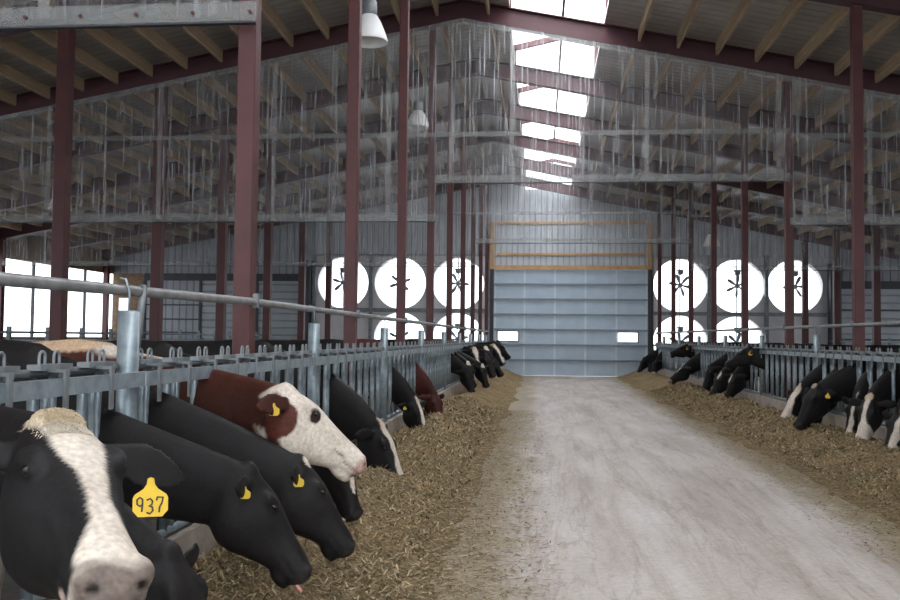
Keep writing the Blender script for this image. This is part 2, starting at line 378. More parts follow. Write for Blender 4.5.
for i, (x, z, sd, rw, ps) in enumerate(fans):
    t = thing('exhaust_fan', (x, YE, z), f'{ps} round exhaust fan, {rw} row, {sd} of the big door', 'fan', 'exhaust fans in the end wall')
    for nm, me in (('housing', fp_me[1.185 if sd == 'left' else 1.09]), ('ring', rg_me), ('hub', hub_me), ('motor', mot_me), ('strut', st_me)):
        link(nm, me, t)
    for k in range(6):
        o = link('blade', bl_me, t); o.rotation_euler = (0, k*PI/3 + .3 + i*.4, 0); 
w = MB()
w.box(FX0, FX1, YE, YE+.1, 4.83, 4.87)
for x in (-6.91, -4.53, FX0+.0, 6.62, 8.82): w.box(x-.07, x+.07, YE-.16, YE-.01, 0, 4.85)
w.box(FX0, FX1, YE-.14, YE-.02, 2.50, 2.66); w.box(GX0, GX1, YE-.14, YE-.02, 2.46, 2.60)
struct(w.build('trim_4', 'galv_d'), 'grey framing between the exhaust fans', 'framing')
w = MB(); wallstrip(w, FX0, -6.9, 0, 2.6); wallstrip(w, 8.85, GX1, 0, 2.52); wallstrip(w, 11.0, GX1, 2.5, 4.75); wallstrip(w, 4.3, 4.45, 0, 4.75); wallstrip(w, 8.8, 8.85, 2.4, 4.75); wallstrip(w, FX0, FX1, 0, .33); wallstrip(w, GX0, GX1, 0, .28)
for a, c in ((-6.92, -6.9),): pass
wallstrip(w, -2.16, FX1, 0, 4.85)
struct(w.build('wall_back', 'fanpanel'), 'pale panels around the lower exhaust fans', 'wall')
w = MB(); w.box(11.15, 11.55, YE-.4, YE-.02, 0, 4.5); w.box(FX0-.5, FX0-.1, YE-.4, YE-.02, 0, 4.6)
struct(w.build('trim_5', 'dark'), 'dark corner columns outside the fan banks', 'column')
# sliding doors either side
for nm, x0, x1, zt, lab in (('door_2', -16.6, -9.3, 4.05, 'grey ribbed sliding door panels left of the fans'), ('door_3', 11.3, XRW, 3.85, 'grey ribbed door panels right of the fans')):
    d = thing(nm, ((x0+x1)/2, YE, 0), lab, 'door'); struct(d)
    n = 3 if x0 < 0 else 2
    for j in range(n):
        a = x0 + (x1-x0)*j/n; c = x0 + (x1-x0)*(j+1)/n
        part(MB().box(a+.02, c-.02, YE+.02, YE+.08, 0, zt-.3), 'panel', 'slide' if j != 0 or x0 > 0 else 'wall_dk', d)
        part(MB().box(a-.04, a+.06, YE-.04, YE+.02, 0, zt-.3), 'stile', 'dark', d)
    part(MB().box(x0, x1, YE-.05, YE+.1, zt-.3, zt), 'header', 'dark', d)
    for z in (1.55, 2.1, 2.7): part(MB().box(x0, x0+(x1-x0)/n, YE-.03, YE+.02, z, z+.06), 'rail', 'dark', d)

# big sectional door
DX0, DX1, DH = -1.86, 4.24, 4.27
d = thing('door_1', ((DX0+DX1)/2, YE, 0), 'big blue-grey sectional overhead door at the far end of the lane', 'door'); struct(d)
rh = DH/7
win = [(-1.70, -.89), (3.08, 3.86)]
for r_ in range(7):
    z0, z1 = r_*rh+.006, (r_+1)*rh-.006
    mb = MB()
    if r_ == 2:
        wz0, wz1 = 1.385, 1.76
        xs = [DX0, win[0][0], win[0][1], win[1][0], win[1][1], DX1]
        for j in (0, 2, 4): mb.box(xs[j], xs[j+1], YE+.03, YE+.07, z0, z1)
        for j in (1, 3): mb.box(xs[j], xs[j+1], YE+.03, YE+.07, z0, wz0); mb.box(xs[j], xs[j+1], YE+.03, YE+.07, wz1, z1)
    else: mb.box(DX0, DX1, YE+.03, YE+.07, z0, z1)
    part(mb, 'door_section', 'door', d)
    if r_: part(MB().box(DX0, DX1, YE-.05, YE+.03, z0-.03, z0+.045), 'astragal_shadow_strip', 'strut_shadow', d)  # astragal strip doubling as the painted shadow between door rows
for j in range(6):
    x = DX0 + (DX1-DX0)*j/5
    x = min(max(x, DX0+.04), DX1-.04)
    part(MB().box(x-.035, x+.035, YE-.01, YE+.03, .01, DH), 'stile', 'strut', d)
for a, c in win:
    wz0, wz1 = 1.385, 1.76
    f = part(MB().box(a-.04, c+.04, YE-.0, YE+.03, wz1, wz1+.03).box(a-.04, c+.04, YE, YE+.03, wz0-.03, wz0).box(a-.04, a, YE, YE+.03, wz0, wz1).box(c, c+.04, YE, YE+.03, wz0, wz1), 'window_frame', 'dark', d)
    part(MB().box(a, c, YE+.045, YE+.05, wz0, wz1), 'pane', 'sky', f)
# lumber framing
for nm, bxs, lab in (('trim_6', (DX0-.1, DX1+.1, YE-.09, YE-.0, 4.27, 4.43), 'yellow wooden header over the big door'),
                 ('trim_7', (DX0+.1, DX1-.1, YE-.06, YE-.0, 4.83, 4.93), 'wooden girt above the door header'),
                 ('trim_8', (DX0+.1, DX1-.1, YE-.06, YE-.0, 6.1, 6.2), 'upper wooden girt on the end wall'),
                 ('trim_9', (DX0-.17, DX0-.02, YE-.13, YE-.0, 0, 6.2), 'wooden jamb at the left side of the big door'),
                 ('trim_10', (DX1+.02, DX1+.17, YE-.13, YE-.0, 0, 6.2), 'wooden jamb at the right side of the big door')):
    x0, x1, a, c, z0, z1 = bxs
    if nm in ('trim_9', 'trim_10'):
        struct(MB().box(x0, x1, a, c, 4.27, z1).build(nm, 'wood_b'), lab, 'timber')
        struct(MB().box(x0, x1, a, c, 0, 4.27).build(nm, 'dark'), lab.replace('wooden', 'dark'), 'jamb')
    else: struct(MB().box(x0, x1, a, c, z0, z1).build(nm, 'wood_b'), lab, 'timber')

# ------------------------------------------------------------------ steel frames
def ibeam(x0, x1, y):
    mb = MB(); lo = low; h = .38
    for (dz0, dz1, w_) in ((0, .022, .10), (h-.022, h, .10), (.022, h-.022, .008)):
        mb.prism([(x0, y-w_, lo(x0)+dz0), (x1, y-w_, lo(x1)+dz0), (x1, y-w_, lo(x1)+dz1), (x0, y-w_, lo(x0)+dz1)], (0, 2*w_, 0))
    return mb
for k, y in enumerate(frames):
    n = k-1
    lab = 'dark red steel roof frame spanning the barn, ' + (ORD[n] + ' one counting away from the camera' if n > 0 else ('directly overhead' if n == 0 else 'behind the camera'))
    t = thing('roof_frame', (XA, y, ZA), lab, 'roof frame', 'steel roof frames')
    part(ibeam(XLW, XA, y), 'rafter', 'beam', t); part(ibeam(XA, XRW, y), 'rafter', 'beam', t)
    # brighter red skylight crossing and monitor frame
    mb = MB()
    for x in (SKL-.02, SKR+.08): mb.box(x-.05, x+.05, y-.05, y+.05, rf(x), cap_z(x)-.02)
    for a, c in ((SKL-.1, SX), (SX, SKR+.14)):
        mb.prism([(a,y-.05,cap_z(a)-.14),(c,y-.05,cap_z(c)-.14),(c,y-.05,cap_z(c)-.005),(a,y-.05,cap_z(a)-.005)], (0,.1,0))
    part(mb, 'ridge_monitor_frame', 'red', t)
rows = [(PL, .066, 'left headlock fence row', 'left feed row'), (PR, .07, 'right headlock fence row', 'right feed row'),
        (POL, .1, 'outer row beyond the left pens', 'left outer row'), (POR, .1, 'outer row beyond the right pens', 'right outer row'),
        (XLW+.12, .1, 'left side wall', 'left wall row'), (XRW-.12, .1, 'right side wall', 'right wall row')]
for X, hw, where, grp in rows:
    for k, y in enumerate(frames):
        n = k-1
        if n < 1 and X not in (PL, PR): continue
        if n < 0: continue
        nth = 'beside the camera' if n == 0 else ORD[n-1] + ' ahead of the camera'
        t = thing('steel_post', (X, y, 0), f'dark red steel post, {where}, {nth}', 'post', 'steel posts of the ' + grp)
        part(MB().bbox(X-hw, X+hw, y-hw, y+hw, .012, low(X+ (hw if X > XA else -hw))-.004), 'column', 'red', t)
        b_ = hw+.0
        part(MB().box(X-hw-.04 if X not in (PL,PR) else X-hw, X+hw+.04 if X not in (PL,PR) else X+hw, y-hw-.05, y+hw+.05, 0, .012), 'base_plate', 'galv_d', t)
# purlins
pur = []
for sgn, xe in ((-1, XLW), (1, XRW)):
    x = XA + sgn*.5; c = 0
    while (xe-x)*sgn > .2:
        if not (SKL-.05 < x < SKR+.05):
            mb = MB(); pts = [YN] + frames + [YE]
            for a, b2_ in zip(pts, pts[1:]):
                y0_ = a+.105 if a != YN else a; y1_ = b2_-.105 if b2_ != YE else b2_-.02
                if y1_-y0_ < .15: continue
                mb.prism([(x-.025, y0_, rf(x-.025)-.235), (x+.025, y0_, rf(x+.025)-.235), (x+.025, y0_, rf(x+.025)-.004), (x-.025, y0_, rf(x-.025)-.004)], (0, y1_-y0_, 0))
            side = 'left' if sgn < 0 else 'right'
            tag(mb.build('roof_purlin', 'wood', loc=(x, YN, rf(x))), f'tan wooden purlin under the {side} roof slope, {ORD[c]} downslope from the ridge', 'purlin', f'wooden purlins of the {side} roof slope')
            c += 1
        elif x > 0 and False: pass
        x += sgn*.72

# ------------------------------------------------------------------ clear draft curtains
def curtain(x0, x1, y, zb, mids, lab, zt=None):
    t = thing('draft_curtain', ((x0+x1)/2, y, zb), lab, 'curtain', 'clear plastic draft curtains')
    pitch = .1; n = int((x1-x0)/pitch*6); mb = MB(); vs = []; fs = []
    for i in range(n+1):
        x = x0 + (x1-x0)*i/n; dy = .018*math.sin(2*PI*x/pitch) + .01*math.sin(x*2.3)
        top = low(x)-.01 if zt is None else zt
        for j in range(5): 
            z = zb + (top-zb)*j/4
            vs.append((x, y+dy+.006*math.sin(z*3+x*1.7), z))
    fs = [(5*i+j, 5*i+5+j, 5*i+6+j, 5*i+1+j) for i in range(n) for j in range(4)]
    part(mb.add(vs, fs), 'clear_sheet', 'clear', t, smooth=True)
    yb = y-.045
    part(MB().box(x0, x1, yb-.015, yb+.015, zb-.06, zb+.08), 'bottom_batten', 'batten', t)
    part(MB().box(x0, x1, yb-.02, yb+.03, zb-.075, zb-.06), 'bottom_edge', 'dark', t)
    for z in mids: part(MB().box(x0, x1, yb-.012, yb+.012, z-.045, z+.045), 'middle_batten', 'batten', t)
    # slanting upper strap, just under the rafter
    if zt is None:
        mb = MB()
        for a, c in ([(x0, XA), (XA, x1)] if x0 < XA < x1 else [(x0, x1)]):
            mb.prism([(a, yb-.012, low(a)-.14), (c, yb-.012, low(c)-.14), (c, yb-.012, low(c)-.04), (a, yb-.012, low(a)-.04)], (0, .024, 0))
        part(mb, 'top_batten', 'batten', t)
    x = x0+.3; k = 0
    while x < x1-.1:
        w_ = .045 if k % 2 else .02
        top = low(x)-.05 if zt is None else zt
        part(MB().box(x-w_, x+w_, yb-.01, yb-.004, zb, top), 'sheet_seam', 'seam', t)
        x += random.uniform(.95, 1.35); k += 1
    # bolts
    if y < 8:
        for x in np.arange(x0+.15, x1, .42):
            part(MB().tube([(x, yb-.03, zb), (x, yb-.016, zb)], .014, 8), 'bolt', 'red', t)
for (y, nm) in ((frames[2], 'nearest'), (frames[5], 'middle'), (frames[8], 'farthest')):
    yy = y - .1 - .03
    curtain(XLW+.25, PL+.1, yy, 3.78, [5.4] if nm != 'nearest' else [5.4], f'{nm} clear corrugated plastic draft curtain over the left pens')
    curtain(PL+.1, PR-.02, yy, 4.52, [5.4], f'{nm} clear corrugated plastic draft curtain over the feed lane')
    curtain(PR-.02, XRW-.25, yy, 3.70, [5.3], f'{nm} clear corrugated plastic draft curtain over the right pens')

# ------------------------------------------------------------------ headlock fences
P0, PW, NS = .60, 3.66, 9
SP = (PW-.12)/NS
gaps = []
fix_me = {}
def bars(side):
    o = 1 if side == 'L' else -1
    mb1 = MB().tube([(0,0,.40),(0,0,1.29)], .024, 8).box(min(0,.052*o), max(0,.052*o), -.02, .02, 1.245, 1.285)                            # fixed tube
    mb2 = MB().tube([(0,.095,.40),(0,.085,1.25)], .017, 8)                      # slim fixed rod
    mb3 = MB().tube([(-.012*o,.13,.44),(-.012*o,.145,.9),(-.012*o,.17,1.33)], .019, 8)   # pivoting bar
    mb4 = MB()
    mb4.box(-.03, .03, .0, .25, 1.338, 1.362)                                    # latch plate
    for y in (.06, .17):                                                         # hoops
        mb4.tube([(0, y-.022, 1.36)] + [(0, y-.022*math.cos(a), 1.395+.02*math.sin(a)) for a in np.linspace(0, PI, 6)] + [(0, y+.022, 1.36)], .006, 6)
    mb4.box(-.022, .022, .15, .19, 1.25, 1.34)
    mb5 = MB().box(.101*o-.006, .101*o+.006, .055, .083, 1.15, 1.345).box(min(0,.101*o), max(0,.101*o), .058, .08, 1.33, 1.343)            # flat hanger strap on the lane side
    return [('stanchion_bar', mb1.mesh('stanchion_bar', 'galv', True)), ('guide_rod', mb2.mesh('guide_rod', 'galv', True)),
            ('swing_bar', mb3.mesh('swing_bar', 'galv', True)), ('latch', mb4.mesh('latch', 'galv_d')), ('hanger_strap', mb5.mesh('hanger_strap', 'galv_d'))]
for side, FX in (('L', -2.02), ('R', 4.50)):
    o = 1 if side == 'L' else -1; sn = 'left' if side == 'L' else 'right'
    B = bars(side)
    for k in range(10):
        ys = P0 + PW*k; ye = min(ys+PW, YE-.12); ns = NS if k < 9 else 6
        # round galvanised post at the start of each panel
        t = thing('headlock_post', (FX, ys, .385), f'stout round galvanised post of the {sn} headlock fence, ' + ORD[k] + ' from the camera', 'post', f'galvanised posts of the {sn} headlock fence')
        part(MB().tube([(FX, ys, .386), (FX, ys, 1.60)], .052, 18), 'tube', 'galv', t, True)
        part(MB().tube([(FX, ys, 1.60), (FX, ys, 1.606)], .05, 18), 'cap', 'galv_d', t)
        part(MB().tube([(FX, ys, 1.58), (FX, ys-.0, 1.70), (FX-.02*o, ys, 1.76), (FX-.05*o, ys, 1.765)], .006, 8), 'hook', 'galv', t, True)
        if k == 1 and side == 'L':
            part(MB().tube([(FX-.01, ys+.12, 1.42), (FX-.02, ys+.20, 1.74)], .02, 8), 'brace', 'galv_d', t, True)
        t = thing('headlock_fence', (FX, ys, .385), f'galvanised headlock feed panel of the {sn} fence, ' + ORD[k] + ' panel from the camera', 'feed fence', f'headlock panels of the {sn} fence')
        a, c = ys+.06, ys+.06+SP*ns
        part(MB().bbox(FX+.073*o-.022, FX+.073*o+.022, a-.06, c+(.06 if k < 9 else 0), 1.235, 1.305, .006), 'top_rail', 'galv', t)
        part(MB().tube([(FX-.03*o, a, 1.325), (FX-.03*o, c, 1.325)], .018, 8), 'latch_rod', 'galv_d', t, True)
        part(MB().tube([(FX+.0*o, a, .42), (FX+.0*o, c, .42)], .024, 8), 'bottom_rail', 'galv', t, True)
        # short mid collars join rod and tube at .86 m
        for i in range(ns):
            y = a + SP*i
            gaps.append((side, y+.28))
            for nm, me in B:
                ob = link(nm, me, t); ob.location = (0, y-ys+.02, -.385)
            if i % 1 == 0:
                ob = part(MB().tube([(FX, y+.02, .855), (FX, y+.17, .865)], .012, 6), 'collar', 'galv', t)
    mb = MB(); pts = [(FX-.035*o, -.5, 1.70)]
    X = FX-.035*o
    t = thing('neck_rail', (X, -.5, 1.72), f'long galvanised pipe rail above the {sn} headlock fence', 'rail')
    part(MB().tube([(X, -1.0, 1.68), (X, 3.3, 1.695), (X, 6.2, 1.73), (X, 36.2, 1.75)], .028, 10), 'pipe', 'pipe', t, True)
    for y in frames[1:]:
        part(MB().box(X-.035, X+.034, y-.02, y+.02, 1.69, 1.79), 'clamp', 'galv_d', t)

# freestall loops beyond the pens
for sn, X, dr in (('left', -8.7, -1), ('right', 9.2, 1)):
    for j in range(16):
        y = 12.9 + j*1.45
        t = thing('stall_divider', (X, y, 0), f'bent pipe stall divider in the {sn} pens, ' + ORD[j] + ' from the camera', 'stall divider', f'stall dividers of the {sn} pens')
        part(MB().tube([(X+dr*2, y, 1.35), (X+dr*.3, y, 1.3), (X, y, 1.15), (X-dr*.0, y, .8), (X+dr*.25, y, .6), (X+dr*2, y, .5)], .025, 8), 'loop', 'galv', t, True)
        part(MB().bbox(X+dr*2-.04, X+dr*2+.04, y-.04, y+.04, 0, 1.62), 'upright', 'galv_d', t)
    t = tag(MB().tube([(X+dr*1.9, 12.3, 1.5), (X+dr*1.9, 36.0, 1.5)], .025, 8).build('stall_rail', 'galv', loc=(X+dr*1.9, 12.3, 1.5)), f'long pipe rail across the stall dividers in the {sn} pens', 'rail')

# ------------------------------------------------------------------ bell lamps
for x, y, z, lab in ((-2.36, 12.0, 5.52, 'white bell-shaped high-bay lamp hanging beside the near red posts'),
                     (-2.70, 19.4, 6.08, 'white bell-shaped lamp behind the middle curtain left of the skylight'),
                     (-10.9, 19.4, 4.30, 'white bell-shaped lamp on a long cord over the left pens'),
                     (5.35, 28.9, 4.45, 'small distant white bell lamp over the right pens')):
    t = thing('bay_lamp', (x, y, z), lab, 'lamp', 'high-bay lamps')
    part(MB().lathe([(.26,0),(.262,.012),(.225,.12),(.16,.28),(.11,.36),(.10,.37),(.15,.28),(.215,.12),(.25,.002)], 28, (x,y,z)), 'shade', 'shade', t, True)
    part(MB().lathe([(.0,.34),(.10,.34),(.105,.42),(.10,.56),(.06,.60),(.0,.60)], 20, (x,y,z)), 'ballast_housing', 'galv_d', t, True)
    part(MB().tube([(x,y,z+.60),(x,y,rf(x)-.01)], .008, 6), 'cord', 'shade', t)
    part(MB().lathe([(.0,.16),(.05,.17),(.055,.24),(.03,.34),(.0,.34)], 12, (x,y,z)), 'bulb', 'shade', t, True)

# ------------------------------------------------------------------ feed
def hsh(x, y, s=1.0): return noise.noise(Vector((x*s, y*s, 3.7)))
def feed_h(x, y, side):
    if side == 'L': u = (x+1.99)/1.40      # 0 fence .. 1 edge
    else: u = (4.46-x)/1.58
    edge = 1 + .10*hsh(0, y, .7) + .05*hsh(5, y, 2.5)
    u = u/edge
    if u >= 1: return -.02
    prof = (.17 + .10*math.sin(min(u, .8)*PI/.8)) * (1 - max(0, u-.38)/.62)**1.25
    prof += .055*hsh(x, y, 2.6)*min(1, (1-u)*2.5) + .03*hsh(x, y, 8)*min(1, (1-u)*3) + .014*hsh(x, y, 22)*min(1, (1-u)*5)
    if side == 'R' : prof *= 1.0
    return prof*min(1, (1-u)*7) 
def feed(side):
    x0, x1 = (-1.985, -.2) if side == 'L' else (2.5, 4.455)
    ys = []; y = -.5
    while y < YE-.15:
        ys.append(y); y += .045 if y < 12 else (.07 if y < 22 else .12)
    xs = np.linspace(x0, x1, 44); vs = []; nx = len(xs)
    for y in ys:
        for x in xs: vs.append((x, y, max(feed_h(x, y, side), -.02)))
    fs = [(j*nx+i, j*nx+i+1, (j+1)*nx+i+1, (j+1)*nx+i) for j in range(len(ys)-1) for i in range(nx-1)
          if max(vs[j*nx+i][2], vs[j*nx+i+1][2], vs[(j+1)*nx+i][2], vs[(j+1)*nx+i+1][2]) > -.015]
    mb = MB().add(vs, fs); sn = 'left' if side == 'L' else 'right'
    loc = (-1.2 if side == 'L' else 3.6, 8, 0)
    o = mb.build('feed_pile', 'silage', loc=loc, smooth=True)
    tag(o, f'long windrow of brown-green chopped feed along the {sn} fence', 'feed', 'feed windrows', 'stuff')
    # loose strands
    n = 52000 if side == 'L' else 36000
    V = []; F = []; C = []
    cols = [(.18,.13,.07), (.30,.225,.13), (.44,.34,.21), (.60,.48,.32), (.12,.088,.05), (.23,.19,.10), (.34,.24,.14)]
    for i in range(n):
        if side == 'L': y = 2.6 + 16*random.random()**1.9; x = random.uniform(-1.96, -.55 + .75*random.random()**1.5)
        else: y = 6.4 + 20*random.random()**1.6; x = random.uniform(2.95 - .7*random.random()**1.5, 4.42)
        h = max(feed_h(x, y, side), 0)
        if h <= 0.004 and random.random() < .08: continue
        L = random.uniform(.02, .075)*(1 + y*.02); w_ = random.uniform(.0012, .0032)*(1+y*.12)
        a = random.uniform(0, 2*PI); tl = random.uniform(-.45, .65) if h > .02 else random.uniform(-.05, .1)
        dx, dy, dz = math.cos(a)*math.cos(tl)*L, math.sin(a)*math.cos(tl)*L, math.sin(tl)*L
        px, py = -math.sin(a)*w_, math.cos(a)*w_; z = h+.004+random.random()*.008; b0 = len(V)
        V += [(x-px, y-py, z), (x+px, y+py, z), (x+dx*.6+px, y+dy*.6+py, max(z+dz*.7, .004)), (x+dx*.6-px, y+dy*.6-py, max(z+dz*.7, .004)), (x+dx, y+dy, max(z+dz*.85, .004))]
        F += [(b0, b0+1, b0+2, b0+3), (b0+3, b0+2, b0+4)]
        c = random.choice(cols); k = random.uniform(.7, 1.2); C += [(c[0]*k, c[1]*k, c[2]*k, 1)]*5
    me = bpy.data.meshes.new('feed_strands'); me.from_pydata(V, [], F); me.materials.append(M['blades'])
    ca = me.color_attributes.new('col', 'FLOAT_COLOR', 'POINT'); ca.data.foreach_set('color', np.array(C, 'f').ravel())
    s = link('feed_strands', me, o, -Vector(loc)); s['kind'] = 'stuff'
feed('L'); feed('R')

# ------------------------------------------------------------------ cows
BLACK = (.014, .0125, .013); WHITE = (.66, .58, .50); BROWN = (.095, .027, .017); PINK = (.48, .27, .22); DARKNOSE = (.035, .03, .03); CREAM = (.50, .38, .23)
def loft(mb, rings, n=18, e=2.3):
    vs = []
    for c, sv, uv, hw, hu, hd in rings:
        c = Vector(c)
        for k in range(n):
            a = 2*PI*k/n; ca, sa = math.cos(a), math.sin(a)
            x = math.copysign(abs(ca)**(2/e), ca)*hw; z = math.copysign(abs(sa)**(2/e), sa); z = z*(hu if z > 0 else hd)
            vs.append(c + sv*x + uv*z)
    m = len(rings)
    fs = [(i*n+k, i*n+(k+1)%n, (i+1)*n+(k+1)%n, (i+1)*n+k) for i in range(m-1) for k in range(n)] + [tuple(range(n-1,-1,-1)), tuple((m-1)*n+k for k in range(n))]
    mb.add(vs, fs)
def ball(mb, c, r, sv, fv, uv, n=10):
    vs = []; c = Vector(c)
    for i in range(1, n):
        t = PI*i/n
        for k in range(n*2):
            a = PI*k/n; vs.append(c + sv*(r[1]*math.sin(t)*math.cos(a)) + fv*(r[0]*math.sin(t)*math.sin(a)) + uv*(r[2]*math.cos(t)))
    m = n*2
    fs = [(i*m+k, i*m+(k+1)%m, (i+1)*m+(k+1)%m, (i+1)*m+k) for i in range(n-2) for k in range(m)] + [tuple(range(m-1,-1,-1)), tuple((n-2)*m+k for k in range(m))]
    mb.add(vs, fs)
HEAD = [(-.05, .0, .14, .055), (-.01, .018, .19, .078), (.05, .028, .245, .098), (.11, .034, .285, .112), (.17, .034, .295, .114), (.23, .024, .278, .104),
        (.29, .010, .245, .088), (.35, .000, .208, .074), (.41, -.008, .18, .066), (.46, -.012, .168, .068), (.50, -.020, .158, .070), (.535, -.036, .14, .059), (.555, -.055, .11, .038)]
tagdig = {'9': [[(.8,.55),(.5,.42),(.15,.55),(.12,.85),(.45,1.0),(.78,.88),(.8,.55),(.72,.05)]],
          '3': [[(.1,.9),(.5,1.0),(.8,.82),(.7,.6),(.35,.52),(.75,.45),(.85,.2),(.5,.0),(.1,.1)]],
          '7': [[(.08,.78),(.15,1.0),(.85,.98),(.7,.6),(.45,.35),(.4,.0)]]}
def make_tag(parent, base, pos, up, nrm, s=1.0, text=None):
    up = Vector(up).normalized(); nrm = Vector(nrm); nrm = (nrm - up*nrm.dot(up)).normalized(); rt = up.cross(nrm).normalized()
    pos = Vector(pos)
    poly = [(-.007,.050),(.007,.050),(.009,.036),(.016,.026),(.034,.014),(.038,.006),(.038,-.022),(.026,-.036),(-.026,-.036),(-.038,-.022),(-.038,.006),(-.034,.014),(-.016,.026),(-.009,.036)]
    mb = MB(); mb.prism([pos + rt*(x*s) + up*(z*s) - nrm*.0015 for x, z in poly], nrm*.003)
    mb.v = [tuple(Vector(v)-base) for v in mb.v]
    t = link('ear_tag', mb.mesh('ear_tag', 'tag'), parent); t['label'] = 'yellow plastic ear tag' + (' marked 937' if text else '')
    mb = MB(); mb.tube([pos+up*(.046*s)-nrm*.004, pos+up*(.046*s)+nrm*.006], .006*s, 8); mb.v = [tuple(Vector(v)-base) for v in mb.v]
    link('button', mb.mesh('button', 'tag'), t)
    if text:
        for i, ch in enumerate(text):
            mb = MB()
            for st_ in tagdig[ch]:
                pts = [pos + rt*((-.031 + .0215*i + x*.018)*s) + up*((-.026 + z*.034 - .003*(i == 1))*s) + nrm*.0022 for x, z in st_]
                mb.tube(pts, .0021*s, 6)
            mb.v = [tuple(Vector(v)-base) for v in mb.v]
            link('digit', mb.mesh('digit', 'ink'), t)

